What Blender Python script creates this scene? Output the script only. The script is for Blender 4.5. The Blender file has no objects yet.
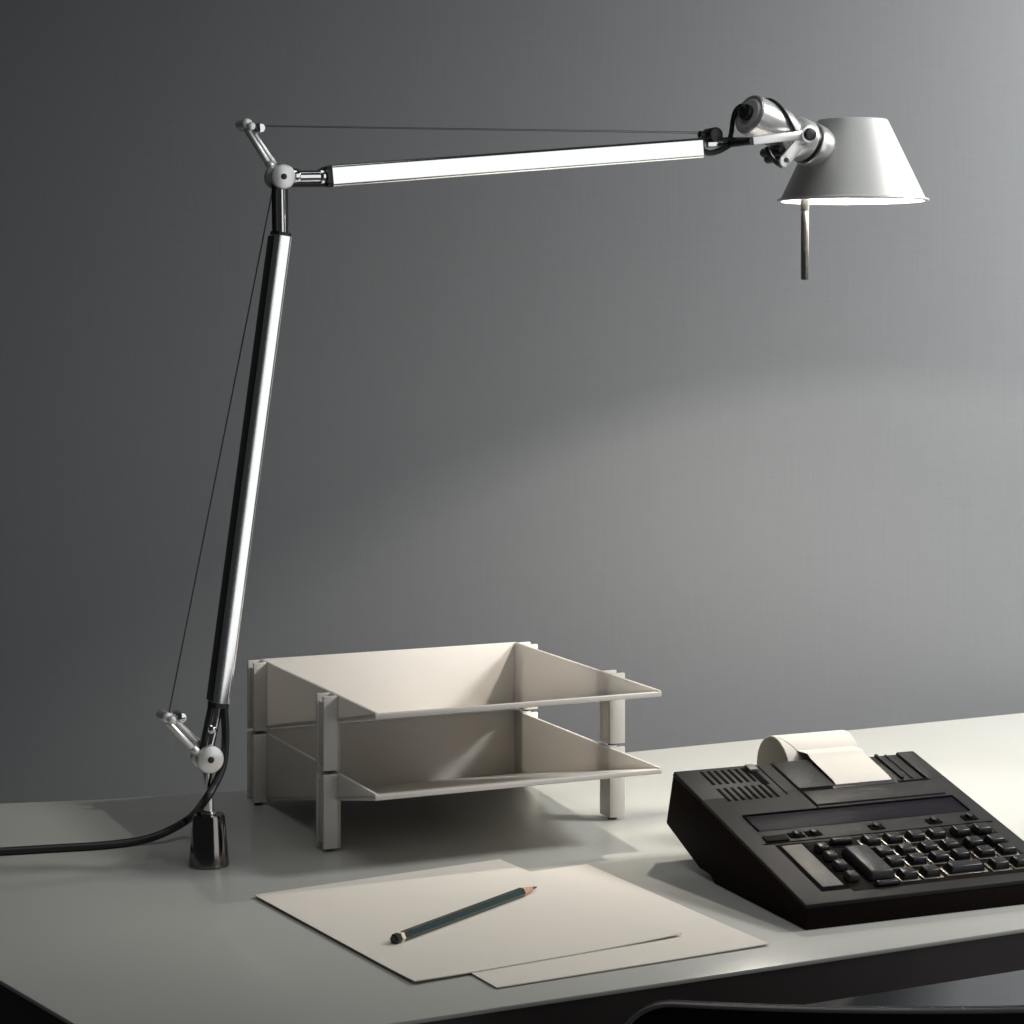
import bpy, bmesh, math, random
from math import radians, sin, cos, pi, tan, atan2, sqrt, hypot
from mathutils import Vector, Matrix, Euler

random.seed(7)
SC = bpy.context.scene
COL = SC.collection

# ------------------------------------------------------------------ measures
F, HZ = 2260.58, 304.4        # focal length and eye line, in picture units
EYE = 0.45                    # eye above the desk top
DZ = 0.73                     # desk top above the floor
CAMZ = DZ + EYE


def on_desk(px, py, z=0.0):
    """Point at height z above the desk top."""
    Y = F * (EYE - z) / (py - HZ)
    return Vector(((px - 512) / F * Y, Y, DZ + z))


# ------------------------------------------------------------------ materials
def new_mat(name):
    m = bpy.data.materials.new(name)
    m.use_nodes = True
    nt = m.node_tree
    b = nt.nodes['Principled BSDF']
    return m, nt, b


def plain(name, col, rough=0.5, metal=0.0, spec=0.5, bump=0.0, bscale=400, coat=0.0, vary=0.06, vscale=60):
    m, nt, b = new_mat(name)
    b.inputs['Roughness'].default_value = rough
    b.inputs['Metallic'].default_value = metal
    b.inputs['Specular IOR Level'].default_value = spec
    b.inputs['Coat Weight'].default_value = coat
    tc = nt.nodes.new('ShaderNodeTexCoord')
    n = nt.nodes.new('ShaderNodeTexNoise')
    n.inputs['Scale'].default_value = vscale
    n.inputs['Detail'].default_value = 3
    nt.links.new(tc.outputs['Object'], n.inputs['Vector'])
    r = nt.nodes.new('ShaderNodeValToRGB')
    c = Vector(col)
    r.color_ramp.elements[0].position = 0.3
    r.color_ramp.elements[1].position = 0.7
    r.color_ramp.elements[0].color = (*(c * (1 - vary)), 1)
    r.color_ramp.elements[1].color = (*(c * (1 + vary)), 1)
    nt.links.new(n.outputs['Fac'], r.inputs['Fac'])
    nt.links.new(r.outputs['Color'], b.inputs['Base Color'])
    if bump > 0:
        n2 = nt.nodes.new('ShaderNodeTexNoise')
        n2.inputs['Scale'].default_value = bscale
        n2.inputs['Detail'].default_value = 2
        nt.links.new(tc.outputs['Object'], n2.inputs['Vector'])
        bp = nt.nodes.new('ShaderNodeBump')
        bp.inputs['Strength'].default_value = bump
        bp.inputs['Distance'].default_value = 0.001
        nt.links.new(n2.outputs['Fac'], bp.inputs['Height'])
        nt.links.new(bp.outputs['Normal'], b.inputs['Normal'])
    return m


def wall_mat():
    m, nt, b = new_mat('painted_canvas_wall')
    b.inputs['Roughness'].default_value = 0.85
    b.inputs['Specular IOR Level'].default_value = 0.2
    tc = nt.nodes.new('ShaderNodeTexCoord')
    outs = []
    for sc in ((420, 420, 14), (30, 30, 300)):       # up-and-down and side-to-side threads
        mp = nt.nodes.new('ShaderNodeMapping')
        mp.inputs['Scale'].default_value = sc
        nt.links.new(tc.outputs['Object'], mp.inputs['Vector'])
        n = nt.nodes.new('ShaderNodeTexNoise')
        n.inputs['Scale'].default_value = 1.0
        n.inputs['Detail'].default_value = 3
        nt.links.new(mp.outputs['Vector'], n.inputs['Vector'])
        outs.append(n)
    ad = nt.nodes.new('ShaderNodeMath'); ad.operation = 'ADD'
    nt.links.new(outs[0].outputs['Fac'], ad.inputs[0])
    nt.links.new(outs[1].outputs['Fac'], ad.inputs[1])
    hf = nt.nodes.new('ShaderNodeMath'); hf.operation = 'MULTIPLY'; hf.inputs[1].default_value = 0.5
    nt.links.new(ad.outputs[0], hf.inputs[0])
    r = nt.nodes.new('ShaderNodeValToRGB')
    r.color_ramp.elements[0].position = 0.3
    r.color_ramp.elements[1].position = 0.7
    r.color_ramp.elements[0].color = (0.163, 0.170, 0.176, 1)
    r.color_ramp.elements[1].color = (0.173, 0.180, 0.187, 1)
    nt.links.new(hf.outputs[0], r.inputs['Fac'])
    nt.links.new(r.outputs['Color'], b.inputs['Base Color'])
    bp = nt.nodes.new('ShaderNodeBump')
    bp.inputs['Strength'].default_value = 0.15
    bp.inputs['Distance'].default_value = 0.001
    nt.links.new(hf.outputs[0], bp.inputs['Height'])
    nt.links.new(bp.outputs['Normal'], b.inputs['Normal'])
    return m


M = {}
M['wall'] = wall_mat()
M['floor'] = plain('grey_linoleum', (0.16, 0.165, 0.17), 0.6, vscale=8, vary=0.1)
M['laminate'] = plain('pale_grey_laminate', (0.465, 0.465, 0.432), 0.22, spec=0.22, vary=0.012, vscale=9)
M['board'] = plain('dark_brown_edge', (0.026, 0.020, 0.018), 0.5, vary=0.2, vscale=25)
M['steel_dark'] = plain('dark_steel', (0.05, 0.05, 0.055), 0.4, 0.6)
M['wire'] = plain('steel_wire', (0.045, 0.045, 0.048), 0.6)
M['polished'] = plain('polished_aluminium', (0.92, 0.92, 0.91), 0.12, 1.0, vary=0.01)
M['chrome'] = plain('chrome', (0.72, 0.72, 0.73), 0.08, 1.0, vary=0.01)
M['nickel'] = plain('dark_nickel', (0.22, 0.205, 0.20), 0.12, 1.0, vary=0.05)
M['satin'] = plain('satin_aluminium', (0.64, 0.65, 0.63), 0.50, 0.35, vary=0.01)
M['rod'] = plain('grey_rod', (0.22, 0.21, 0.20), 0.3, 0.8)
M['cast'] = plain('cast_aluminium', (0.78, 0.78, 0.77), 0.30, 0.75, vary=0.02)
M['white_metal'] = plain('white_enamel', (0.85, 0.85, 0.83), 0.5, vary=0.01)
M['rubber'] = plain('black_rubber', (0.008, 0.008, 0.009), 0.45)
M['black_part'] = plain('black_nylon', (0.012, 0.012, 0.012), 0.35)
M['tray'] = plain('ivory_plastic', (0.77, 0.74, 0.70), 0.34, spec=0.45, vary=0.01)
nt_ = M['tray'].node_tree
tl_ = nt_.nodes.new('ShaderNodeBsdfTranslucent'); tl_.inputs[0].default_value = (0.90, 0.87, 0.82, 1)
mx_ = nt_.nodes.new('ShaderNodeMixShader'); mx_.inputs[0].default_value = 0.22
nt_.links.new(nt_.nodes['Principled BSDF'].outputs[0], mx_.inputs[1]); nt_.links.new(tl_.outputs[0], mx_.inputs[2])
nt_.links.new(mx_.outputs[0], nt_.nodes['Material Output'].inputs['Surface'])
M['tray_seam'] = plain('tray_pin', (0.10, 0.08, 0.06), 0.5)
M['paper'] = plain('white_paper', (0.72, 0.675, 0.605), 0.8, spec=0.2, vary=0.012, vscale=30)
M['roll'] = plain('till_roll_paper', (0.52, 0.50, 0.455), 0.75, spec=0.2, vary=0.01)
M['roll_end'] = plain('till_roll_end', (0.30, 0.285, 0.24), 0.8, spec=0.2, vary=0.04, vscale=200)
M['calc'] = plain('charcoal_plastic', (0.0165, 0.0158, 0.0152), 0.5, spec=0.16, bump=0.12, bscale=2500, vary=0.05)
M['calc_low'] = plain('black_brown_plastic', (0.010, 0.006, 0.005), 0.65, spec=0.05, bump=0.1, bscale=2500)
M['calc_dark'] = plain('black_plastic_recess', (0.003, 0.003, 0.003), 0.8, spec=0.03)
M['window'] = plain('smoked_window', (0.005, 0.004, 0.008), 0.5, spec=0.06)
M['key'] = plain('black_key', (0.008, 0.008, 0.008), 0.32, spec=0.30)
M['key_grey'] = plain('grey_key', (0.028, 0.027, 0.029), 0.4, spec=0.25)
M['key_rim'] = plain('key_bezel', (0.34, 0.32, 0.27), 0.25, 0.7)
M['plate'] = plain('brushed_plate', (0.17, 0.155, 0.14), 0.5, 0.0, spec=0.2, vary=0.05)
M['mark'] = plain('printed_mark', (0.015, 0.014, 0.014), 0.6)
M['pencil'] = plain('dark_green_lacquer', (0.010, 0.030, 0.026), 0.22, spec=0.6, coat=0.4)
M['pencil_end'] = plain('black_lacquer', (0.004, 0.004, 0.004), 0.25)
M['gold'] = plain('cream_band', (0.80, 0.70, 0.50), 0.4)
M['wood'] = plain('cedar_wood', (0.52, 0.30, 0.21), 0.7, vary=0.1, vscale=300)
M['lead'] = plain('graphite', (0.02, 0.02, 0.022), 0.35)
M['leather'] = plain('black_leather', (0.004, 0.004, 0.004), 0.55, spec=0.12, bump=0.2, bscale=900)
M['edge_highlight'] = plain('grey_edge_highlight', (0.10, 0.10, 0.095), 0.4)  # grey tone stands in for light catching the backrest rim
M['skirting'] = plain('grey_skirting', (0.20, 0.205, 0.21), 0.6)


def glass_mat():
    m = bpy.data.materials.new('clear_bulb_glass'); m.use_nodes = True
    nt = m.node_tree
    nt.nodes.remove(nt.nodes['Principled BSDF'])
    t = nt.nodes.new('ShaderNodeBsdfTransparent'); t.inputs[0].default_value = (0.95, 0.95, 0.95, 1)
    g = nt.nodes.new('ShaderNodeBsdfGlossy'); g.inputs['Roughness'].default_value = 0.05
    mx = nt.nodes.new('ShaderNodeMixShader'); mx.inputs[0].default_value = 0.08
    nt.links.new(t.outputs[0], mx.inputs[1]); nt.links.new(g.outputs[0], mx.inputs[2])
    nt.links.new(mx.outputs[0], nt.nodes['Material Output'].inputs['Surface'])
    return m


M['glass'] = glass_mat()
m_, nt_, b_ = new_mat('glowing_filament')
b_.inputs['Emission Color'].default_value = (1, 0.86, 0.68, 1)
b_.inputs['Emission Strength'].default_value = 60
M['filament'] = m_


# ------------------------------------------------------------------ mesh builder
class MB:
    def __init__(self):
        self.bm = bmesh.new()

    def _merge(self, b, mat=None):
        if mat is not None:
            bmesh.ops.transform(b, matrix=mat, verts=b.verts)
        me = bpy.data.meshes.new('tmp')
        b.to_mesh(me); b.free()
        self.bm.from_mesh(me)
        bpy.data.meshes.remove(me)
        return self

    def box(self, c, size, rot=None, bev=0.0, seg=2, taper=None):
        b = bmesh.new()
        bmesh.ops.create_cube(b, size=1.0)
        bmesh.ops.scale(b, vec=size, verts=b.verts)
        if taper:
            for v in b.verts:
                if v.co.z > 0:
                    v.co.x *= taper[0]; v.co.y *= taper[1]
        if bev:
            bmesh.ops.bevel(b, geom=b.edges[:], offset=bev, segments=seg, affect='EDGES', profile=0.5)
        mt = Matrix.Translation(Vector(c))
        if rot is not None:
            mt = mt @ rot.to_4x4()
        return self._merge(b, mt)

    def cone(self, p0, p1, r0, r1, seg=32, bev=0.0):
        p0, p1 = Vector(p0), Vector(p1)
        d = p1 - p0
        b = bmesh.new()
        bmesh.ops.create_cone(b, cap_ends=True, segments=seg, radius1=r0, radius2=r1, depth=d.length)
        if bev:
            eds = [e for e in b.edges if any(len(f.verts) > 4 for f in e.link_faces)]
            bmesh.ops.bevel(b, geom=eds, offset=bev, segments=2, affect='EDGES', profile=0.5)
        q = Vector((0, 0, 1)).rotation_difference(d.normalized())
        return self._merge(b, Matrix.Translation((p0 + p1) / 2) @ q.to_matrix().to_4x4())

    def cyl(self, p0, p1, r, seg=32, bev=0.0):
        return self.cone(p0, p1, r, r, seg, bev)

    def ball(self, c, r, sc=(1, 1, 1)):
        b = bmesh.new()
        bmesh.ops.create_uvsphere(b, u_segments=24, v_segments=14, radius=r)
        bmesh.ops.scale(b, vec=sc, verts=b.verts)
        return self._merge(b, Matrix.Translation(Vector(c)))

    def lathe(self, prof, p0=(0, 0, 0), axis=(0, 0, 1), seg=64, closed=False):
        """prof: (r, h) list, turned about axis through p0."""
        b = bmesh.new()
        rings = []
        for r, hh in prof:
            if r < 1e-7:
                rings.append([b.verts.new((0, 0, hh))])
            else:
                rings.append([b.verts.new((r * cos(2 * pi * k / seg), r * sin(2 * pi * k / seg), hh)) for k in range(seg)])
        pairs = list(zip(rings[:-1], rings[1:]))
        if closed:
            pairs.append((rings[-1], rings[0]))
        for A, B in pairs:
            for k in range(seg):
                k2 = (k + 1) % seg
                if len(A) == 1 and len(B) == 1:
                    continue
                if len(A) == 1:
                    b.faces.new((A[0], B[k2], B[k]))
                elif len(B) == 1:
                    b.faces.new((A[k], A[k2], B[0]))
                else:
                    b.faces.new((A[k], A[k2], B[k2], B[k]))
        bmesh.ops.recalc_face_normals(b, faces=b.faces[:])
        q = Vector((0, 0, 1)).rotation_difference(Vector(axis).normalized())
        return self._merge(b, Matrix.Translation(Vector(p0)) @ q.to_matrix().to_4x4())

    def tube(self, pts, r, seg=12, smooth=8, cap=True):
        P = [Vector(p) for p in pts]
        if smooth and len(P) > 2:
            Q = []
            for i in range(len(P) - 1):
                a = P[i - 1] if i else P[0] * 2 - P[1]
                b_, c = P[i], P[i + 1]
                d = P[i + 2] if i + 2 < len(P) else P[-1] * 2 - P[-2]
                for k in range(smooth):
                    t = k / smooth
                    Q.append(0.5 * (2 * b_ + (c - a) * t + (2 * a - 5 * b_ + 4 * c - d) * t * t + (3 * b_ - a - 3 * c + d) * t ** 3))
            Q.append(P[-1]); P = Q
        b = bmesh.new()
        T = [(P[min(i + 1, len(P) - 1)] - P[max(i - 1, 0)]).normalized() for i in range(len(P))]
        n = T[0].orthogonal().normalized()
        rings = []
        for i, p in enumerate(P):
            if i:
                n = T[i - 1].rotation_difference(T[i]) @ n
            m = T[i].cross(n)
            rr = r[i] if isinstance(r, list) else r
            rings.append([b.verts.new(p + rr * (cos(2 * pi * k / seg) * n + sin(2 * pi * k / seg) * m)) for k in range(seg)])
        for A, B in zip(rings[:-1], rings[1:]):
            for k in range(seg):
                k2 = (k + 1) % seg
                b.faces.new((A[k], A[k2], B[k2], B[k]))
        if cap:
            b.faces.new(rings[0][::-1]); b.faces.new(rings[-1])
        bmesh.ops.recalc_face_normals(b, faces=b.faces[:])
        return self._merge(b)

    def prism(self, poly, org, ex, ey, ez, depth, bev=0.0, seg=2):
        """poly of (a, b) in the plane org + a*ex + b*ey, pushed along ez by depth."""
        org, ex, ey, ez = Vector(org), Vector(ex), Vector(ey), Vector(ez)
        b = bmesh.new()
        A = [b.verts.new(org + ex * p[0] + ey * p[1]) for p in poly]
        B = [b.verts.new(v.co + ez * depth) for v in A]
        n = len(poly)
        b.faces.new(A); b.faces.new(B[::-1])
        for k in range(n):
            b.faces.new((A[k], B[k], B[(k + 1) % n], A[(k + 1) % n]))
        bmesh.ops.recalc_face_normals(b, faces=b.faces[:])
        if bev:
            bmesh.ops.bevel(b, geom=b.edges[:], offset=bev, segments=seg, affect='EDGES', profile=0.5)
        return self._merge(b)

    def grid(self, fn, nu, nv, thick=0.0):
        b = bmesh.new()
        V = [[b.verts.new(fn(i / nu, j / nv)) for j in range(nv + 1)] for i in range(nu + 1)]
        fs = [b.faces.new((V[i][j], V[i + 1][j], V[i + 1][j + 1], V[i][j + 1])) for i in range(nu) for j in range(nv)]
        bmesh.ops.recalc_face_normals(b, faces=b.faces[:])
        if thick:
            bmesh.ops.solidify(b, geom=fs, thickness=thick)
            bmesh.ops.recalc_face_normals(b, faces=b.faces[:])
        return self._merge(b)

    def build(self, name, mat, parent=None, angle=35):
        for f in self.bm.faces:
            f.smooth = True
        lim = radians(angle)
        for e in self.bm.edges:
            if len(e.link_faces) == 2 and e.calc_face_angle(0) > lim:
                e.smooth = False
        me = bpy.data.meshes.new(name)
        self.bm.to_mesh(me); self.bm.free()
        me.materials.append(mat)
        o = bpy.data.objects.new(name, me)
        COL.objects.link(o)
        if parent:
            o.parent = parent
        return o


def thing(name, label, cat, loc=(0, 0, 0), rz=0.0, group=None):
    o = bpy.data.objects.new(name, None)
    COL.objects.link(o)
    o.empty_display_size = 0.05
    o.location = loc
    o.rotation_euler = (0, 0, rz)
    o['label'] = label; o['category'] = cat
    if group:
        o['group'] = group
    return o


def struct(o):
    o['kind'] = 'structure'
    return o


# ------------------------------------------------------------------ the room
WA = 0.0
wd = Vector((cos(WA), sin(WA), 0)); wn = Vector((-sin(WA), cos(WA), 0))
EX, EY, EZ = Vector((1, 0, 0)), Vector((0, 1, 0)), Vector((0, 0, 1))
W0 = Vector((0.0, 2.570, 0))
room_rot = Matrix.Rotation(WA, 3, 'Z')


def room(a, b, z):           # along the wall, out of the wall (towards the viewer), up
    return W0 + wd * a - wn * b + Vector((0, 0, z))


mb = MB(); mb.box(room(0.6, -0.05, 1.35), (6.0, 0.10, 2.7), room_rot)
struct(mb.build('wall_back', M['wall']))
mb = MB(); mb.box(room(0.6, 1.6, -0.05), (6.0, 3.4, 0.10), room_rot)
struct(mb.build('floor', M['floor']))
mb = MB(); mb.box(room(0.6, 0.007, 0.04), (6.0, 0.014, 0.08), room_rot, bev=0.003)
struct(mb.build('baseboard_back', M['skirting']))

# ------------------------------------------------------------------ desk


def cross2(p, d, q, e):
    den = d.x * e.y - d.y * e.x
    k = ((q.x - p.x) * e.y - (q.y - p.y) * e.x) / den
    return p + d * k


l0, l1 = on_desk(0, 980), on_desk(75, 1024)
f0, f1 = on_desk(396, 1022.5), on_desk(1024, 928.5)
k0, k1, k2, k3 = on_desk(0, 803.5), on_desk(100, 799.5), on_desk(245, 790.5), on_desk(1024, 712.8)
bl = cross2(k1, k0 - k1, l0, l0 - l1)
fl = cross2(l1, l1 - l0, f0, f0 - f1)
fr = f1 + (f1 - f0).normalized() * 0.45
br = k3 + (k3 - k2).normalized() * 0.10
outline = [fl, fr, br, k2, k1, bl]
cen = sum(outline, Vector()) / 6
desk = thing('desk', 'pale grey topped writing desk with dark brown edge standing before the grey wall', 'desk', (cen.x, cen.y, 0), 0)
loc = [(p.x - cen.x, p.y - cen.y) for p in outline]
MB().prism(loc, (0, 0, DZ - 0.003), EX, EY, EZ, 0.003, bev=0.0004).build('tabletop', M['laminate'], desk)
MB().prism([(x * 0.9985, y * 0.9985) for x, y in loc], (0, 0, DZ - 0.030), EX, EY, EZ, 0.027).build('board', M['board'], desk)
for p, k_ in ((fl, 0.86), (fr, 0.93), (br, 0.90), (bl, 0.86)):
    q = Vector((p.x - cen.x, p.y - cen.y, 0)) * k_
    mb = MB(); mb.cyl((q.x, q.y, 0.0), (q.x, q.y, DZ - 0.030), 0.018, 24)
    mb.cyl((q.x, q.y, 0.0), (q.x, q.y, 0.012), 0.024, 24, 0.002)
    mb.build('leg', M['steel_dark'], desk)

# ------------------------------------------------------------------ desk lamp
LA = radians(26)
LX, LY = -0.2432, 1.8140
lc, ls = cos(LA), sin(LA)
lamp = thing('desk_lamp', 'polished aluminium jointed desk lamp with conical shade standing on the desk', 'lamp', (LX, LY, DZ), LA)


def LP(px, py, d=0.0):
    """Point in the lamp's own upright plane, d towards the viewer."""
    k = (px - 512) / F
    X0, Y0 = LX + d * ls, LY - d * lc
    t = (k * Y0 - X0) / (lc - k * ls)
    Y = Y0 + t * ls
    return Vector((t, -d, EYE - (py - HZ) / F * Y))


# clamp base and stem
mb = MB()
mb.lathe([(0, 0), (0.0160, 0), (0.0163, 0.001), (0.0160, 0.003), (0.0128, 0.0385), (0.0118, 0.041), (0, 0.041)])
mb.build('base', M['nickel'], lamp)
lowp = LP(211, 760, 0.010); lowp.y = 0
upp = LP(284, 176.5, 0.010); upp.y = 0
mb = MB(); mb.cyl((0, 0, 0.040), (lowp.x, 0, lowp.z - 0.006), 0.0040, 24)
mb.cyl((0, 0, 0.040), (0, 0, 0.044), 0.0062, 24, 0.001)
mb.build('stem', M['chrome'], lamp)


def joint(p, r, name):
    mb = MB()
    mb.cyl((p.x, 0.009, p.z), (p.x, -0.009, p.z), r * 0.75, 40)
    for s in (1, -1):
        mb.cyl((p.x, s * 0.0050, p.z), (p.x, s * 0.0100, p.z), r, 48, 0.0010)
    j = mb.build(name, M['cast'], lamp)
    MB().cyl((p.x, -0.0090, p.z), (p.x, -0.0108, p.z), r * 0.24, 20, 0.0003).build('screw', M['black_part'], j)
    return j


joint(lowp, 0.0110, 'lower_joint')
joint(upp, 0.0103, 'upper_joint')

# lower arm
la0, la1 = LP(218.6, 702), LP(280.6, 236)


def rounded(w, d, r, n=5):
    pts = []
    for (cx, cy, a0) in ((w / 2 - r, d / 2 - r, 0), (-w / 2 + r, d / 2 - r, 90), (-w / 2 + r, -d / 2 + r, 180), (w / 2 - r, -d / 2 + r, 270)):
        for i in range(n + 1):
            t = radians(a0 + 90 * i / n)
            pts.append((cx + r * cos(t), cy + r * sin(t)))
    return pts


def profile_arm(p0, p1, w, d, r, bev=0.0006):
    e = (p1 - p0).normalized()
    return MB().prism(rounded(w, d, r), p0, Vector((-e.z, 0, e.x)), EY, e, (p1 - p0).length, 0)


arm_ = profile_arm(la0, la1, 0.0150, 0.0185, 0.0032).build('lower_arm', M['polished'], lamp)
e_ = (la1 - la0).normalized(); n_ = Vector((-e_.z, 0, e_.x))
MB().prism(rounded(0.0016, 0.0150, 0.0006), la0 + n_ * 0.0075 + e_ * 0.001, n_, EY, e_, (la1 - la0).length - 0.002).build('dark_reflection_strip', M['black_part'], arm_)  # added black strip: stands in for the dark reflection on the arm's left face
ax = (la1 - la0).normalized()
profile_arm(la0 - ax * 0.004, la0, 0.0142, 0.0165, 0.0030).build('arm_cap', M['black_part'], lamp)
profile_arm(la1, la1 + ax * 0.003, 0.0142, 0.0165, 0.0030).build('arm_cap', M['black_part'], lamp)
mb = MB(); mb.cyl(lowp, la0, 0.0042, 24); mb.ball(LP(211.5, 729), 0.0050)
mb.build('arm_rod', M['chrome'], lamp)
MB().cyl(la1, upp, 0.0046, 24).build('arm_rod', M['chrome'], lamp)
perp = Vector((-ax.z, 0, ax.x))
for s_, d_ in ((1, 0.0042), (-1, 0.0040)):
    MB().cyl(upp + perp * d_ * s_, la1 + perp * d_ * s_, 0.0030, 16).build('fork_bar', M['black_part'], lamp)
MB().cyl(lowp + perp * 0.0052, la0 + perp * 0.0052, 0.0030, 16).build('fork_bar', M['black_part'], lamp)

# lever arms and steel wires


def lever(p, tip_pix, name):
    tip = LP(*tip_pix)
    d = (tip - p).normalized(); n = Vector((-d.z, 0, d.x))
    mb = MB()
    for s, yo in ((1, -0.0052), (-1, 0.0052)):
        o = Vector((0, yo, 0))
        mb.cyl(p + d * 0.0100 + n * 0.0036 * s + o, tip + n * 0.0030 * s + o, 0.0027, 16, 0.0006)
        mb.cyl(p + d * 0.0115 + n * 0.0032 * s + o * 1.2, p + d * 0.017 + n * 0.0034 * s + o * 1.1, 0.0035, 16, 0.0008)
    mb.cyl(tip + Vector((0, 0.012, 0)), tip + Vector((0, -0.012, 0)), 0.0034, 20, 0.0006)
    L = mb.build(name, M['cast'], lamp)
    return tip, d, n, L


tipL, dL, nL, LL = lever(lowp, (168, 718), 'lower_lever')
tipU, dU, nU, LU = lever(upp, (247, 127), 'upper_lever')
for tp, dd, nn, L in ((tipL, dL, nL, LL), (tipU, dU, nU, LU)):
    mb = MB()
    c = tp - dd * 0.006 - nn * 0.0070
    mb.cyl(c + Vector((0, 0.008, 0)), c - Vector((0, 0.008, 0)), 0.0040, 20, 0.0006)
    mb.build('wire_pin', M['chrome'], L)
    mb = MB()
    c = tp + dd * 0.0035 + nn * 0.001
    mb.cyl(c + Vector((0, 0.009, 0)), c - Vector((0, 0.009, 0)), 0.0042, 20, 0.0006)
    mb.build('end_cap', M['cast'], L)
MB().cyl(tipL, LP(273, 188), 0.00060, 8).build('tension_wire', M['wire'], lamp)
for yo in (0.0, 0.010):
    o = Vector((0, yo, 0))
    MB().cyl(LP(262, 125.5) + o, LP(706, 132 + yo * 60) + o, 0.00029, 8).build('tension_wire', M['wire'], lamp)

# upper arm
ua0, ua1 = LP(329, 176.4), LP(698, 148.3)
profile_arm(ua0, ua1, 0.0182, 0.0185, 0.0030).build('upper_arm', M['polished'], lamp)
axu = (ua1 - ua0).normalized(); nu_ = Vector((-axu.z, 0, axu.x))
mb = MB(); mb.cyl(upp, ua0, 0.0052, 24); mb.cyl(upp + axu * 0.010, upp + axu * 0.016, 0.0062, 24, 0.0006)
mb.cyl(LP(319, 176.6), LP(325, 176.4), 0.0066, 24, 0.0006)
mb.build('arm_rod', M['chrome'], lamp)
profile_arm(ua0 - axu * 0.004, ua0, 0.0160, 0.0165, 0.0030).build('arm_cap', M['black_part'], lamp)
MB().cyl(upp + axu * 0.008 - nu_ * 0.0060, ua0 - nu_ * 0.0060, 0.0028, 16).build('fork_bar', M['black_part'], lamp)
# clip at the far end of the upper arm
k = LP(711, 135.5)
mb = MB(); mb.cyl(k + Vector((0, 0.006, 0)), k - Vector((0, 0.010, 0)), 0.0068, 32, 0.001)
mb.cyl(LP(699, 134.5), LP(716, 136), 0.0034, 16, 0.0008)
mb.build('cable_knob', M['black_part'], lamp)
mb = MB(); mb.box(LP(712, 144.5, 0.004), (0.016, 0.012, 0.0050), Matrix.Rotation(-0.07, 3, 'Y'), 0.001)
mb.build('end_clip', M['chrome'], lamp)
mb = MB(); mb.tube([LP(703, 151), LP(709, 153), LP(717, 151.5), LP(726, 147), LP(733, 142)], 0.0028)
mb.cyl(LP(719, 140.5), LP(754, 140.5), 0.0030, 16, 0.0006)
mb.build('end_rod', M['black_part'], lamp)

# lamp head
sh = LP(852.8, 201.5)                       # centre of the shade's rim
RT, RB, SHH = 0.0325, 0.0662, LP(852.8, 119.5).z - sh.z
mb = MB()
mb.lathe([(RT - 0.004, SHH), (RT - 0.0012, SHH - 0.0004), (RT, SHH - 0.0018), (RB - 0.0006, 0.0040), (RB, 0.0030), (RB + 0.0030, 0.0022), (RB + 0.0034, 0.0012),
          (RB + 0.0030, 0.0002), (RB - 0.0008, 0.0), (RB - 0.0014, 0.0028), (RT - 0.0014, SHH - 0.0034), (RT - 0.004, SHH - 0.0024)], sh, seg=96, closed=True)
shade = mb.build('shade', M['satin'], lamp)
mb = MB(); mb.lathe([(0, SHH - 0.0006), (RT - 0.0035, SHH - 0.0006), (RT - 0.0035, SHH - 0.0022), (0, SHH - 0.0022)], sh, seg=64)
mb.build('shade_top', M['satin'], shade)
mb = MB(); mb.lathe([(RB - 0.0016, 0.0012), (RT - 0.0018, SHH - 0.0040), (0, SHH - 0.0040)], sh, seg=96)
mb.build('shade_lining', M['white_metal'], shade)

# the holder meets the cone's side a little towards the viewer
HA, HT = radians(9), radians(18.5)
hz = LP(835, 149.5).z
hr_ = RB - (RB - RT) * (hz - sh.z) / SHH
out_h = Vector((-cos(HA), -sin(HA), 0))
ent = Vector((sh.x, 0, hz)) + out_h * (hr_ - 0.001)
hd = -(out_h * cos(HT) + Vector((0, 0, sin(HT))))
cap = ent - hd * 0.0870
hside = Vector((-sin(HA), cos(HA), 0))       # across the holder, away from the viewer
hn = hside.cross(hd).normalized()
if hn.z < 0:
    hn = -hn


def hp(s, o=0.0, y=0.0):
    return cap + hd * s + hn * o + hside * y


HL = (ent - cap).length
mb = MB()
mb.lathe([(0, 0.0035), (0.0125, 0.0035), (0.0145, 0.0005), (0.0172, 0.0), (0.0184, 0.0015), (0.0187, 0.012), (0.0182, 0.040), (0.0155, 0.047), (0.0150, HL - 0.004), (0, HL - 0.004)], cap, hd, 48)
housing = mb.build('lamp_holder', M['cast'], lamp)
mb = MB(); mb.lathe([(0, -0.0008), (0.0125, -0.0008), (0.0146, 0.0010), (0.0146, 0.0036), (0, 0.0036)], cap, hd, 40)
mb.build('end_plate', M['satin'], housing)
# round swivel and ring where the holder meets the shade
mb = MB()
mb.lathe([(0, 0.044), (0.011, 0.0455), (0.0165, 0.050), (0.0193, 0.058), (0.0196, HL - 0.018), (0.0190, HL - 0.0165), (0, HL - 0.0165)], cap, hd, 48)
mb.build('swivel', M['cast'], lamp)
MB().lathe([(0, HL - 0.0168), (0.0180, HL - 0.0168), (0.0180, HL - 0.0120), (0, HL - 0.0120)], cap, hd, 48).build('swivel_groove', M['black_part'], lamp)
MB().lathe([(0, HL - 0.0122), (0.0196, HL - 0.0122), (0.0203, HL - 0.0110), (0.0203, HL - 0.002), (0.0185, HL + 0.006), (0, HL + 0.006)], cap, hd, 48).build('swivel_ring', M['cast'], lamp)
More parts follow.
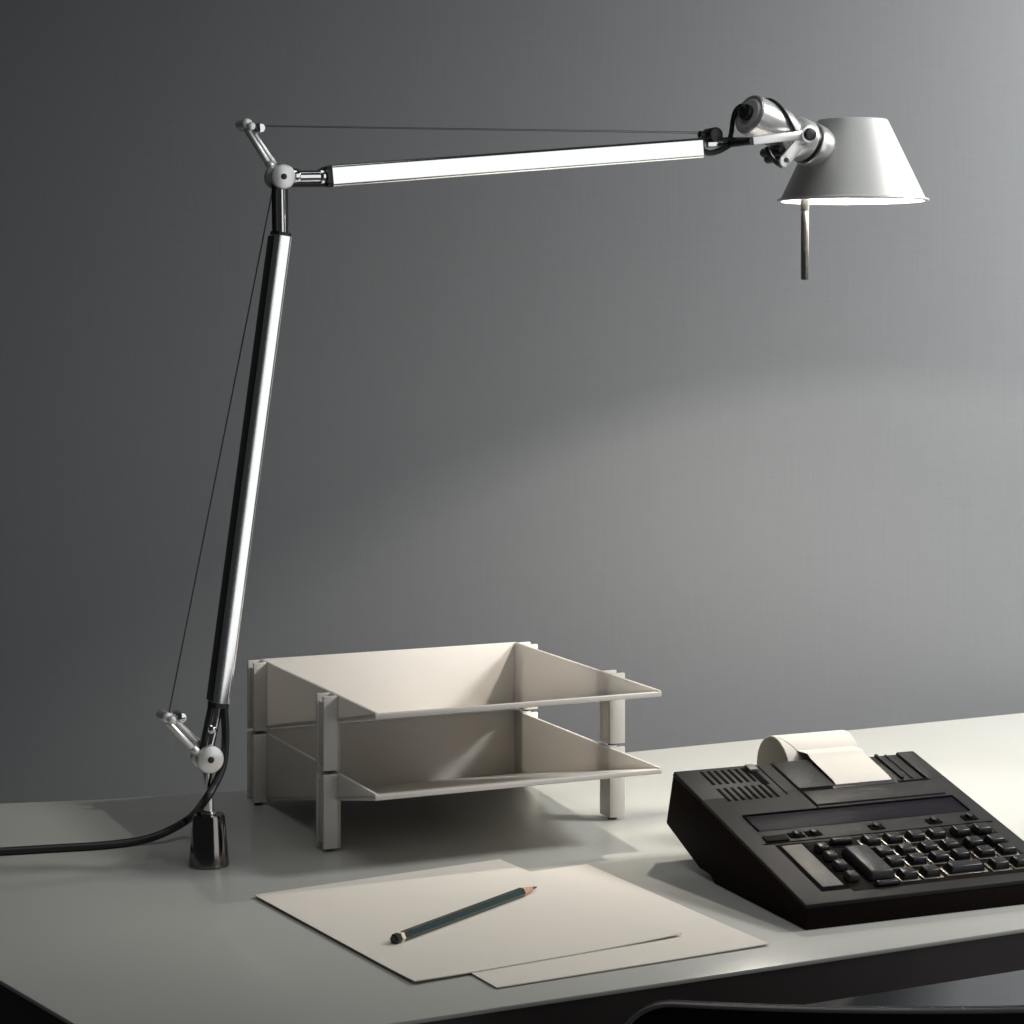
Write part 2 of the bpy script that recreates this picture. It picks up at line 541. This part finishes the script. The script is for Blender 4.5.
# flat fork reaching from the arm to the head's pivot
for d in (0.0370, -0.0100):
    q0, q1 = LP(752, 141, d), LP(808, 134.5, d)
    mb = MB(); dd = (q1 - q0); ang = atan2(dd.z, dd.x)
    mb.box((q0 + q1) / 2, (dd.length, 0.0035, 0.0080), Matrix.Rotation(-ang, 3, 'Y'), 0.0010)
    mb.cyl(q1 + Vector((0, 0.002, 0)), q1 - Vector((0, 0.002, 0)), 0.0080, 32, 0.0006)
    fk = mb.build('head_fork', M['cast'], lamp)
    s = -1 if d > 0.01 else 1
    MB().cyl(q1 + Vector((0, s * 0.001, 0)), q1 + Vector((0, s * 0.0055, 0)), 0.0056, 32, 0.0008).build('pivot_knob', M['black_part'], fk)
c_ = LP(752, 141, 0.037); mb = MB(); mb.cyl(c_ - Vector((0, 0.001, 0)), c_ + Vector((0, 0.048, 0)), 0.0034, 20)
mb.build('fork_axle', M['black_part'], lamp)
# slotted bracket below the holder
for d in (0.0345, -0.0075):
    q0, q1 = LP(804, 138, d), LP(784.5, 161, d)
    dd = q1 - q0; ang = atan2(dd.z, dd.x)
    mb = MB(); mb.box((q0 + q1) / 2, (dd.length, 0.003, 0.0110), Matrix.Rotation(-ang, 3, 'Y'), 0.0008)
    mb.cyl(q1 + Vector((0, 0.0015, 0)), q1 - Vector((0, 0.0015, 0)), 0.0055, 24, 0.0005)
    bk = mb.build('bracket', M['cast'], lamp)
    if d > 0:
        h_ = q1 + dd.normalized() * -0.001
        MB().cyl(h_ - Vector((0, 0.0012, 0)), h_ - Vector((0, 0.0024, 0)), 0.0022, 16).build('bracket_hole', M['black_part'], bk)
mb = MB()
for q in ((777, 158), (773, 152)):
    c = LP(*q, 0.013); mb.cyl(c + Vector((0, 0.016, 0)), c - Vector((0, 0.016, 0)), 0.0042, 20, 0.0008)
mb.tube([LP(767, 147, 0.025), LP(770, 155, 0.027), LP(776, 162, 0.028), LP(782, 166, 0.028)], 0.0024)
mb.build('switch_block', M['black_part'], lamp)
# cable loop behind the holder and the wire hoop over it
mb = MB(); mb.tube([LP(729, 142), LP(731.5, 132), LP(733, 120), LP(736, 110.5, 0.006), LP(742, 106, 0.018), hp(-0.003)], 0.0023)
c = hp(-0.001)
mb.cyl(c - hd * 0.005, c + hd * 0.001, 0.0072, 28, 0.0012)
mb.build('head_cable', M['rubber'], lamp)
hoop = []
for i in range(9):
    th = radians(10 + 160 * i / 8)
    hoop.append(hp(0.036 - 0.022 * sin(th) * 0.9, 0.0199 * sin(th), -0.0199 * cos(th)))
mb = MB(); mb.tube([hp(0.044, -0.006, -0.0200)] + hoop + [hp(0.044, -0.006, 0.0200)], 0.0014)
mb.build('holder_hoop', M['rubber'], lamp)
# handle rod below the shade
hx = LP(804.8, 205)
mb = MB(); mb.cyl((hx.x, 0, LP(804.8, 210).z), (hx.x, 0, LP(804.8, 280).z), 0.0036, 24, 0.0014)
hr = mb.build('handle_rod', M['rod'], lamp)
MB().cyl((hx.x, 0, LP(804.8, 196).z), (hx.x, 0, LP(804.8, 211).z), 0.0040, 24).build('rod_collar', M['black_part'], hr)
# bulb
fil = sh + Vector((-0.020, 0.0, 0.032))
bd = (fil - (ent + hd * 0.004))
bs = ent + hd * 0.002
bdir = bd.normalized()
mb = MB(); mb.lathe([(0.0, 0.0), (0.0075, 0.0), (0.0075, 0.006), (0.0090, 0.010), (0.0095, bd.length), (0.0070, bd.length + 0.0065), (0, bd.length + 0.0090)], bs, bdir, 32)
bulb = mb.build('bulb', M['glass'], lamp)
MB().ball(fil, 0.0022).build('filament', M['filament'], bulb)

# power cord
Rz = Matrix.Rotation(-LA, 3, 'Z')


def to_lamp(w):
    return Rz @ (Vector(w) - Vector((LX, LY, DZ)))


cr = 0.0033
pts = [LP(223, 696, 0.002), LP(224.5, 713, 0.003), LP(225.5, 738, 0.003), LP(223, 765, 0.004), LP(214, 786, 0.0095), LP(204.5, 801, 0.0100)]
for (px, py, z) in ((190, 818, 0.018), (165, 832.5, 0.0085), (140, 840.5, cr + 0.0005), (100, 845.5, cr), (50, 848.5, cr), (0, 851.5, cr), (-60, 854.5, cr)):
    pts.append(to_lamp(on_desk(px, py, z)))
# on across the desk to a cable outlet near its left end
for q in ((-0.520, 1.868, DZ + cr + 0.0004), (-0.548, 1.868, DZ + cr + 0.0008), (-0.558, 1.868, DZ + cr + 0.0010), (-0.5625, 1.868, DZ + cr + 0.0012)):
    pts.append(to_lamp(q))
mb = MB(); mb.tube(pts, cr, seg=14, smooth=10)
cord = mb.build('power_cord', M['rubber'], lamp)
MB().lathe([(0.0045, 0), (0.011, 0), (0.011, 0.0012), (0.0095, 0.0024), (0.0045, 0.0024)], to_lamp((-0.5625, 1.868, DZ)), EZ, 32, closed=True).build('cable_outlet', M['rubber'], cord)

# ------------------------------------------------------------------ letter trays
TA = 0.4197
TX, TY = -0.3479 * EYE, 4.1661 * EYE
TW, TD, TH = 0.592105 * EYE, 0.40921 * EYE, 0.0642


def make_tray(label, z):
    t = thing('letter_tray', label, 'letter tray', (TX, TY, z), TA, 'stacked letter trays')
    x0, x1, y0, y1 = 0.006, TW - 0.006, -0.106, TD + 0.006
    w = 0.0028
    zb = 0.0012                                     # floor height at the back
    zr = TH
    MB().box(((x0 + x1) / 2, y1 - w / 2, (zb + zr) / 2), (x1 - x0, w, zr - zb), bev=0.0006).build('back_panel', M['tray'], t)
    for xs in (x0, x1 - w):
        MB().prism([(y0, zr - 0.0035), (y0, zr), (y1 - w, zr), (y1 - w, zb)], (xs, 0, 0), EY, EZ, EX, w, bev=0.0005).build('side_panel', M['tray'], t)
    MB().prism([(y0 - 0.001, zr - 0.0050), (y0 - 0.001, zr - 0.0012), (y0 + 0.004, zr - 0.0014), (y1 - w, zb + w), (y1 - w, zb)], (x0, 0, 0), EY, EZ, EX, x1 - x0, bev=0.0006).build('floor_panel', M['tray'], t)
    for (px, py, s) in ((0, -0.010, -1), (TW, -0.003, 1), (0, TD - 0.005, -1), (TW, TD - 0.005, 1)):
        mb = MB()
        ow, od = 0.0150, 0.0200
        cx = (x0 - ow / 2 + 0.0024) if s < 0 else (x1 + ow / 2 - 0.0015)
        # a channel: web outside, two flanges towards the tray
        for fy in (-1, 1):
            mb.box((cx, py + fy * (od / 2 - 0.0018), TH / 2 + 0.0012), (ow, 0.0036, TH - 0.0030), bev=0.0006)
        mb.box((cx + s * (-ow / 2 + 0.0018), py, TH / 2 + 0.0012), (0.0036, od, TH - 0.0030), bev=0.0006)
        mb.box((cx + s * 0.0005, py, TH * 0.5), (ow - 0.0045, od - 0.0050, TH - 0.012), bev=0.0006)
        po = mb.build('post', M['tray'], t)
        MB().cyl((cx, py, 0.0), (cx, py, 0.0070), 0.0042, 20, 0.0004).build('foot_pin', M['tray_seam'], po)
    return t


make_tray('lower ivory plastic letter tray with its feet on the desk', DZ)
make_tray('upper ivory plastic letter tray stacked on top of another tray', DZ + TH)

# ------------------------------------------------------------------ sheets of paper


def sheet(label, fx, fy, ang, w, d, z, curl):
    t = thing('paper_sheet', label, 'paper', (fx * EYE, fy * EYE, DZ + z), ang, 'sheets of paper on the desk')
    w, d = w * EYE, d * EYE

    def fn(a, b):
        r = max(0, 1 - hypot((1 - a) * w, b * d) / 0.09)
        l = max(0, 1 - hypot(a * w, b * d) / 0.05)
        return Vector((a * w, b * d, curl * (r * r + 0.4 * l * l)))
    MB().grid(fn, 24, 30, 0.0007).build('sheet', M['paper'], t)
    return t


sheet('blank white sheet lying underneath, its front edge nearest the desk edge', -0.0226, 3.2987, 0.4876, 0.4794, 0.5693, 0.0008, 0.0004)
sheet('blank white sheet lying on top, with the green pencil on it', -0.1435, 3.3190, 0.5361, 0.4794, 0.5693, 0.0018, 0.0016)

# ------------------------------------------------------------------ pencil
pz = 0.0018 + 0.0036
pa, pb = on_desk(393.5, 940, pz), on_desk(536.5, 887, pz)
dv = pb - pa
pl = dv.length
pen = thing('pencil', 'dark green hexagonal pencil with black end lying on the upper sheet', 'pencil', (pa.x, pa.y, DZ + 0.0018), atan2(dv.y, dv.x))


def xcyl(mb, xa, xb, ra, rb, seg, roll=0.0):
    b = bmesh.new()
    bmesh.ops.create_cone(b, cap_ends=True, segments=seg, radius1=ra, radius2=rb, depth=xb - xa)
    mt = Matrix.Translation(((xa + xb) / 2, 0, 0.0036)) @ Matrix.Rotation(pi / 2, 4, 'Y') @ Matrix.Rotation(roll, 4, 'Z')
    return mb._merge(b, mt)


R6 = 0.0040
xcyl(MB(), 0.0095, pl - 0.020, R6, R6, 6).build('barrel', M['pencil'], pen, 20)
mb = MB(); xcyl(mb, 0.0008, 0.0058, R6, R6, 6); xcyl(mb, 0.0, 0.0008, R6 * 0.8, R6, 6); mb.build('dipped_end', M['pencil_end'], pen, 20)
xcyl(MB(), 0.0058, 0.0095, R6 * 1.01, R6 * 1.01, 6).build('band', M['gold'], pen, 20)
xcyl(MB(), pl - 0.020, pl - 0.0065, R6 * 0.93, 0.0017, 24).build('sharpened_wood', M['wood'], pen)
xcyl(MB(), pl - 0.0065, pl, 0.0017, 0.0004, 16).build('lead', M['lead'], pen)

# ------------------------------------------------------------------ printing calculator
CA = radians(22.3)
calc = thing('printing_calculator', 'black desktop printing calculator with sloping keyboard on the right of the desk', 'calculator', (0.2110, 1.6220, DZ), CA)
CW = 0.2245
TZ, SB, ZB = 0.019, 0.2128, 0.0741
phi = atan2(ZB - TZ, SB)
es = Vector((0, cos(phi), sin(phi))); en = Vector((0, -sin(phi), cos(phi)))
KS = 1 / cos(phi)


def cp(a, s, o=0.0):
    """Point on the sloping top: a across, s back (measured level), o above it."""
    return Vector((a, 0, TZ)) + es * (s * KS) + en * o


RotT = Matrix.Rotation(phi, 3, 'X')
# lower shell and upper shell
MB().prism([(0.002, 0.0), (0.0005, 0.0165), (0.2165, 0.0705), (0.2290, 0.0290), (0.1700, 0.0062), (0.1520, 0.0050), (0.1440, 0.0)], (0.0008, 0, 0), EY, EZ, EX, CW - 0.0016, bev=0.0012).build('lower_shell', M['calc_low'], calc)
T0 = 0.0030
top = [(0.0, TZ - T0), (0.0, TZ), (SB, ZB), (SB + 0.004, ZB - 0.004)]
ST = 0.1645   # where the paper slot begins
# top deck in pieces: keyboard deck, left rear deck, right rear deck, printer well between
dk = MB()
dk.prism([(0.0, TZ - T0), (0.0, TZ), (ST, TZ + tan(phi) * ST), (ST, TZ + tan(phi) * ST - T0)], (0, 0, 0), EY, EZ, EX, CW, bev=0.0007)
dk.prism([(ST - 0.002, TZ + tan(phi) * (ST - 0.002) - T0), (ST - 0.002, TZ + tan(phi) * (ST - 0.002)), (SB, ZB), (SB + 0.003, ZB - 0.004)], (0, 0, 0), EY, EZ, EX, 0.0870, bev=0.0007)
dk.prism([(ST - 0.002, TZ + tan(phi) * (ST - 0.002) - T0), (ST - 0.002, TZ + tan(phi) * (ST - 0.002)), (SB, ZB), (SB + 0.003, ZB - 0.004)], (0.2080, 0, 0), EY, EZ, EX, CW - 0.2080, bev=0.0007)
dk.build('top_deck', M['calc'], calc)


def slab(mb, a0, a1, s0, s1, o0, o1, bev=0.0006, shear=0.0):
    c = cp((a0 + a1) / 2, (s0 + s1) / 2, (o0 + o1) / 2)
    return mb.box(c, (a1 - a0, (s1 - s0) * KS, o1 - o0), RotT, bev)


# printer cover panels beside the paper, and the front cover strip
slab(MB(), 0.0890, 0.1225, 0.1665, 0.2125, -0.0030, 0.0006).build('printer_cover', M['calc'], calc)
slab(MB(), 0.1760, 0.2070, 0.1665, 0.2125, -0.0040, -0.0018).build('printer_cover', M['calc'], calc)
mb = MB()
slab(mb, 0.1860, 0.1885, 0.1700, 0.2120, -0.0025, 0.0006, 0.0004)
slab(mb, 0.1960, 0.1975, 0.1700, 0.2120, -0.0025, -0.0006, 0.0004)
mb.build('cover_rib', M['calc'], calc)
slab(MB(), 0.0885, 0.2075, 0.1375, 0.1600, -0.001, 0.0012, 0.0006).build('cover_strip', M['calc'], calc)
mb = MB(); slab(mb, 0.0870, 0.2085, 0.1602, 0.1648, 0.0, 0.0003, 0.0001)
slab(mb, 0.0868, 0.0882, 0.1330, 0.2120, 0.0, 0.0003, 0.0001)
slab(mb, 0.0735, 0.0750, 0.1600, 0.2090, 0.0, 0.0003, 0.0001)
mb.build('seam', M['calc_dark'], calc)
# a row of serrations, the tear bar
mb = MB()
for i in range(40):
    a = 0.1190 + 0.0560 * i / 39
    slab(mb, a - 0.0004, a + 0.0004, 0.1600, 0.1660, 0.0004, 0.0014, 0.0)
slab(mb, 0.1170, 0.1770, 0.1600, 0.1630, 0.0002, 0.0012, 0.0002)
mb.build('tear_bar', M['steel_dark'], calc)
# cooling slots
for row, (a0, n, s0, s1) in enumerate(((0.0205, 7, 0.1850, 0.2080), (0.0200, 8, 0.1570, 0.1785))):
    for i in range(n):
        a = a0 + 0.0062 * i
        slab(MB(), a, a + 0.0029, s0, s1, -0.0002, 0.0003, 0.0001).build('vent_slot', M['calc_dark'], calc)
# power slide: pale tab in a dark slot
slab(MB(), 0.0625, 0.0690, 0.1790, 0.2080, -0.0002, 0.0003, 0.0001).build('switch_slot', M['calc_dark'], calc)
slab(MB(), 0.0618, 0.0700, 0.2000, 0.2095, 0.0003, 0.0030, 0.0008).build('power_switch', M['plate'], calc)
# display window
slab(MB(), 0.0200, 0.2090, 0.1070, 0.1310, -0.0004, 0.0003, 0.0002).build('display_window', M['window'], calc)
mb = MB(); slab(mb, 0.0192, 0.2098, 0.1310, 0.1326, 0.0, 0.0012, 0.0003); slab(mb, 0.0192, 0.0200, 0.1070, 0.1326, 0.0, 0.0012, 0.0002)
slab(mb, 0.2090, 0.2102, 0.1070, 0.1326, 0.0, 0.0012, 0.0002)
mb.build('window_frame', M['calc_dark'], calc)
# selector strip below it with sliding switches
slab(MB(), 0.0130, 0.2180, 0.0870, 0.0885, 0.0, 0.0003, 0.0001).build('seam', M['calc_dark'], calc)
for a, n in ((0.017, 0), (0.040, 1), (0.055, 1), (0.111, 1), (0.163, 1), (0.196, 1)):
    if n == 0:
        sb = slab(MB(), a, a + 0.020, 0.0895, 0.0975, 0.0, 0.0016, 0.0005).build('selector_switch', M['calc_low'], calc)
        continue
    sb = slab(MB(), a, a + 0.0125, 0.0925, 0.1000, 0.0, 0.0008, 0.0003).build('selector_switch', M['calc_dark'], calc)
    slab(MB(), a + 0.004, a + 0.0075, 0.0935, 0.0990, 0.0008, 0.0032, 0.0006).build('slider', M['key_grey'], sb)
# printed lettering on the cover strip: too small to read, a line of dark strokes
mb = MB(); rr = random.Random(3)
a = 0.1240
while a < 0.1620:
    w_ = rr.choice((0.0012, 0.0020, 0.0030))
    slab(mb, a, a + w_, 0.1520, 0.1545, 0.0012, 0.0014, 0.0)
    a += w_ + rr.choice((0.0008, 0.0008, 0.0024))
mb.build('printed_lettering', M['mark'], calc)
# plate beside the keys
slab(MB(), 0.0215, 0.0455, 0.0150, 0.0850, 0.0, 0.0003, 0.0001).build('plate_surround', M['calc_dark'], calc)
slab(MB(), 0.0248, 0.0425, 0.0195, 0.0815, 0.0003, 0.0012, 0.0004).build('blank_plate', M['plate'], calc)
# dark key well
slab(MB(), 0.0460, 0.2110, 0.0110, 0.0845, 0.0, 0.0003, 0.0001).build('key_well', M['calc_low'], calc)


def key(a, s, w=0.0145, d=0.0115, hgt=0.0058, mat='key', rim=True):
    c = cp(a, s, hgt / 2 + 0.0006)
    k = MB().box(c, (w, d, hgt), RotT, 0.0013, 3, taper=(0.80, 0.78)).build('key', M[mat], calc, 50)
    if rim:
        mb = MB()
        slab(mb, a - w / 2 - 0.0014, a + w / 2 + 0.0014, s - d / 2 - 0.0009, s + d / 2 + 0.0004, 0.0003, 0.0009, 0.0002)
        mb.build('key_bezel', M['key_rim'], k)
    return k


rows = (0.0215, 0.0400, 0.0550, 0.0730)
colA = [0.0975, 0.1172, 0.1370, 0.1560]
colB = [0.1780, 0.1975]
for r_, s in enumerate(rows):
    for c_, a in enumerate(colA):
        if r_ == 0 and c_ >= 2:
            continue
        key(a, s)
    for a in colB:
        key(a, s, w=0.0150, rim=(r_ < 2))
key(0.1480, 0.0225, w=0.0330)
for s in (0.0260, 0.0425, 0.0565, 0.0690):
    key(0.0525, s, w=0.0105, d=0.0098, mat='key_grey' if s < 0.06 else 'key', rim=False)
key(0.0740, 0.0775, w=0.0200, d=0.0060, hgt=0.0045, rim=False)
# the tall add key, two columns wide
kb = MB().box(cp(0.0760, 0.0415, 0.0040), (0.0225, 0.0440 * KS, 0.0075), RotT, 0.0018, 3, taper=(0.86, 0.90)).build('key', M['key_grey'], calc, 50)
key(0.0760, 0.0140, w=0.0220, d=0.0050, hgt=0.0035, rim=False)
for a in (0.012, CW - 0.012):
    MB().cyl((a, 0.012, -0.0), (a, 0.012, 0.002), 0.006, 20).build('rubber_foot', M['rubber'], calc)
# roll cradle at the back
rc = Vector((0.1105, 0.2495, 0.0595)); RR = 0.0285; RLEN = 0.0700
for a in (rc.x + RLEN + 0.0008,):
    MB().prism([(0.2195, 0.040), (0.2195, 0.062), (rc.y - 0.004, rc.z + 0.006), (rc.y + 0.006, rc.z + 0.002), (rc.y + 0.006, rc.z - 0.008), (0.2270, 0.028)], (a, 0, 0), EY, EZ, EX, 0.0025, bev=0.0006).build('roll_arm', M['calc_low'], calc)
MB().prism([(0.2195, 0.040), (0.2195, 0.056), (rc.y - 0.004, rc.z + 0.004), (rc.y + 0.005, rc.z + 0.001), (rc.y + 0.005, rc.z - 0.007), (0.2270, 0.028)], (rc.x - 0.0033, 0, 0), EY, EZ, EX, 0.0025, bev=0.0006).build('roll_arm', M['calc_low'], calc)
MB().cyl((rc.x - 0.003, rc.y, rc.z), (rc.x + RLEN + 0.003, rc.y, rc.z), 0.0028, 16).build('roll_spindle', M['steel_dark'], calc)

# paper roll with its strip running into the printer
RzC = Matrix.Rotation(CA, 3, 'Z')
proll = thing('paper_roll', 'white till paper roll sitting behind the calculator, strip fed forward', 'paper roll', Vector((0.2110, 1.6220, DZ)) + RzC @ rc, CA)
mb = MB(); mb.lathe([(0.0034, 0.0), (RR - 0.0005, 0.0), (RR, 0.0005), (RR, RLEN - 0.0005), (RR - 0.0005, RLEN), (0.0034, RLEN)], (0, 0, 0), EX, 72, closed=True)
mb.build('roll', M['roll'], proll)
mb = MB(); mb.lathe([(0.0034, -0.0003), (RR - 0.0016, -0.0003), (RR - 0.0016, 0.0001), (0.0034, 0.0001)], (0, 0, 0), EX, 72, closed=True)
mb.build('roll_end', M['roll_end'], proll)
# strip profile in (y, z) of the calculator, from the roll's front over the deck into the slot
A0 = rc.x
prof = []
for i in range(7):
    th = radians(100 + 38 * i / 6)
    prof.append(Vector((rc.y + (RR + 0.0004) * cos(th), rc.z + (RR + 0.0004) * sin(th))))
p_ = cp(0, 0.2135, 0.0052); prof.append(Vector((p_.y, p_.z)))
for s, o in ((0.2080, 0.0036), (0.1950, 0.0030), (0.1820, 0.0026), (0.1720, 0.0020), (0.1660, 0.0010)):
    p_ = cp(0, s, o); prof.append(Vector((p_.y, p_.z)))
x0s, x1s = 0.1225 - A0, 0.1745 - A0


def strip(a, b):
    f = b * (len(prof) - 1); i = min(int(f), len(prof) - 2); q = prof[i].lerp(prof[i + 1], f - i)
    w0 = x0s + (0.002 - x0s) * max(0, 1 - b * 1.9)
    w1 = x1s + (RLEN - 0.001 - x1s) * max(0, 1 - b * 1.9)
    return Vector((w0 + (w1 - w0) * a, q.x - rc.y, q.y - rc.z))


MB().grid(strip, 4, 36, 0.0002).build('paper_strip', M['roll'], proll)

# ------------------------------------------------------------------ chair in front
chair = thing('office_chair', 'black chair with a rounded low backrest standing at the front of the desk', 'chair', (0.281, 1.560, 0), radians(3))
RC = 0.85           # radius of the back's curve
cb = Vector((0, -0.205, 0))


def back_pt(x, z, th):
    a = x / RC
    return Vector((RC * sin(a), cb.y + RC * (1 - cos(a)) + th * cos(a), z))


HWX, ZT0, ZB0, CR = 0.230, 0.7565, 0.50, 0.035


def rr_out(n=10):
    pts = []
    for (cx, cz, a0) in ((HWX - CR, ZT0 - CR, 0), (-HWX + CR, ZT0 - CR, 90), (-HWX + CR, ZB0 + CR, 180), (HWX - CR, ZB0 + CR, 270)):
        for i in range(n + 1):
            t = radians(a0 + 90 * i / n)
            pts.append((cx + CR * cos(t), cz + CR * sin(t)))
    return pts


def shell(mb, inset, th0, th1):
    b = bmesh.new()
    N = 40
    xs = [-HWX + inset + (2 * (HWX - inset)) * (0.5 - 0.5 * cos(pi * i / N)) for i in range(N + 1)]

    def zlim(x):
        e = abs(x) - (HWX - CR)
        d = CR - sqrt(max(0, (CR - inset) ** 2 - max(0, e) ** 2)) if e > 0 else inset
        return ZB0 + d, ZT0 - d
    G = []
    for th in (th0, th1):
        g = []
        for x in xs:
            lo, hi = zlim(x)
            g.append([b.verts.new(back_pt(x, lo + (hi - lo) * j / 8, th)) for j in range(9)])
        G.append(g)
    for g in G:
        for i in range(N):
            for j in range(8):
                b.faces.new((g[i][j], g[i + 1][j], g[i + 1][j + 1], g[i][j + 1]))
    for i in range(N):
        for j in (0, 8):
            b.faces.new((G[0][i][j], G[0][i + 1][j], G[1][i + 1][j], G[1][i][j]))
    for j in range(8):
        for i in (0, N):
            b.faces.new((G[0][i][j], G[0][i][j + 1], G[1][i][j + 1], G[1][i][j]))
    bmesh.ops.remove_doubles(b, verts=b.verts[:], dist=1e-6)
    bmesh.ops.recalc_face_normals(b, faces=b.faces[:])
    return mb._merge(b)


bk = shell(MB(), 0.0, 0.0, 0.010).build('backrest', M['leather'], chair)
mb = MB()
out = rr_out()
loop = []
for (xa, za), (xb, zb_) in zip(out, out[1:] + out[:1]):
    n_ = max(1, int(hypot(xb - xa, zb_ - za) / 0.012))
    loop += [back_pt(xa + (xb - xa) * i / n_, za + (zb_ - za) * i / n_, 0.0) for i in range(n_)]
mb.tube(loop + loop[:1], 0.0016, 8, 0)
mb.build('edge_highlight', M['edge_highlight'], bk)  # chair's edge highlight, modelled as a thin grey rim tube
mb = MB(); mb.box((0, 0.03, 0.45), (0.45, 0.44, 0.06), bev=0.022, seg=4); mb.build('seat', M['leather'], chair)
mb = MB(); mb.tube([(0, 0.0, 0.40), (0, -0.17, 0.40), (0, -0.215, 0.44), (0, -0.218, 0.56)], 0.014, 12, 6); mb.build('back_bracket', M['steel_dark'], chair)
mb = MB(); mb.cyl((0, 0, 0.10), (0, 0, 0.42), 0.024, 24); mb.build('column', M['steel_dark'], chair)
for i in range(5):
    a = 2 * pi * i / 5 + 0.3
    e = Vector((0.27 * cos(a), 0.27 * sin(a), 0.075))
    mb = MB(); mb.tube([(0, 0, 0.11), e], [0.022, 0.013], 12, 0); lg = mb.build('leg', M['steel_dark'], chair)
    t = Vector((-sin(a), cos(a), 0)) * 0.012
    mb = MB(); mb.cyl(Vector((e.x, e.y, 0.028)) - t, Vector((e.x, e.y, 0.028)) + t, 0.028, 24, 0.004); mb.cyl((e.x, e.y, 0.03), e, 0.006, 12)
    mb.build('caster', M['rubber'], lg)

# ------------------------------------------------------------------ light
def area(name, loc, target, sx, sy, power, col):
    l = bpy.data.lights.new(name, 'AREA'); l.shape = 'RECTANGLE'; l.size = sx; l.size_y = sy; l.energy = power; l.color = col
    o = bpy.data.objects.new(name, l); COL.objects.link(o); o.location = loc
    o.rotation_euler = (Vector(target) - Vector(loc)).to_track_quat('-Z', 'Y').to_euler()
    return o


lampM = Matrix.Translation((LX, LY, DZ)) @ Matrix.Rotation(LA, 4, 'Z')


def bulb_light(kind, power):
    l = bpy.data.lights.new('bulb_light', kind); l.energy = power; l.color = (1, 0.93, 0.83); l.shadow_soft_size = 0.004
    o = bpy.data.objects.new('bulb_light', l); COL.objects.link(o); o.location = lampM @ fil
    return l, o


bulb_light('POINT', 8.0)
l_, o_ = bulb_light('SPOT', 15.5); l_.spot_size = radians(104); l_.spot_blend = 0.85
o_.rotation_euler = Vector((-0.12, 0.26, -1)).to_track_quat('-Z', 'Y').to_euler()
area('unseen_softbox', (1.9, 0.42, 1.38), (0.12, 1.95, 1.08), 1.4, 2.3, 11, (0.98, 0.99, 1.0))  # unseen softbox at right, gives the arms their bright reflection
cl_ = area('wall_wash_fill', (1.55, 1.95, 2.0), (1.20, 2.57, 1.24), 0.4, 0.4, 43, (1.0, 0.995, 0.98))  # added wall wash, brightens the right of the wall; no fitting there
ov_ = area('overhead_fill', (-0.15, 1.25, 2.6), (-0.15, 1.40, 0), 1.2, 1.2, 2.3, (0.98, 0.99, 1.0))  # added soft fill from above, lifts the desk's left side
cl_.data.spread = radians(118)
ov_.data.spread = radians(95)

w = bpy.data.worlds.new('room_air'); SC.world = w; w.use_nodes = True
bg = w.node_tree.nodes['Background']
bg.inputs[0].default_value = (0.9, 0.95, 1.0, 1); bg.inputs[1].default_value = 0.025

# ------------------------------------------------------------------ camera
cam = bpy.data.cameras.new('camera'); co = bpy.data.objects.new('camera', cam); COL.objects.link(co)
co.location = (0, 0, CAMZ); co.rotation_euler = (pi / 2, 0, 0)
cam.sensor_width = 36; cam.lens = 36 * F / 1024
cam.shift_y = -(512 - HZ) / 1024
cam.clip_start = 0.05
SC.camera = co
SC.view_settings.view_transform = 'Standard'
SC.view_settings.look = 'None'
SC.view_settings.exposure = 0
SC.cycles.use_denoising = True
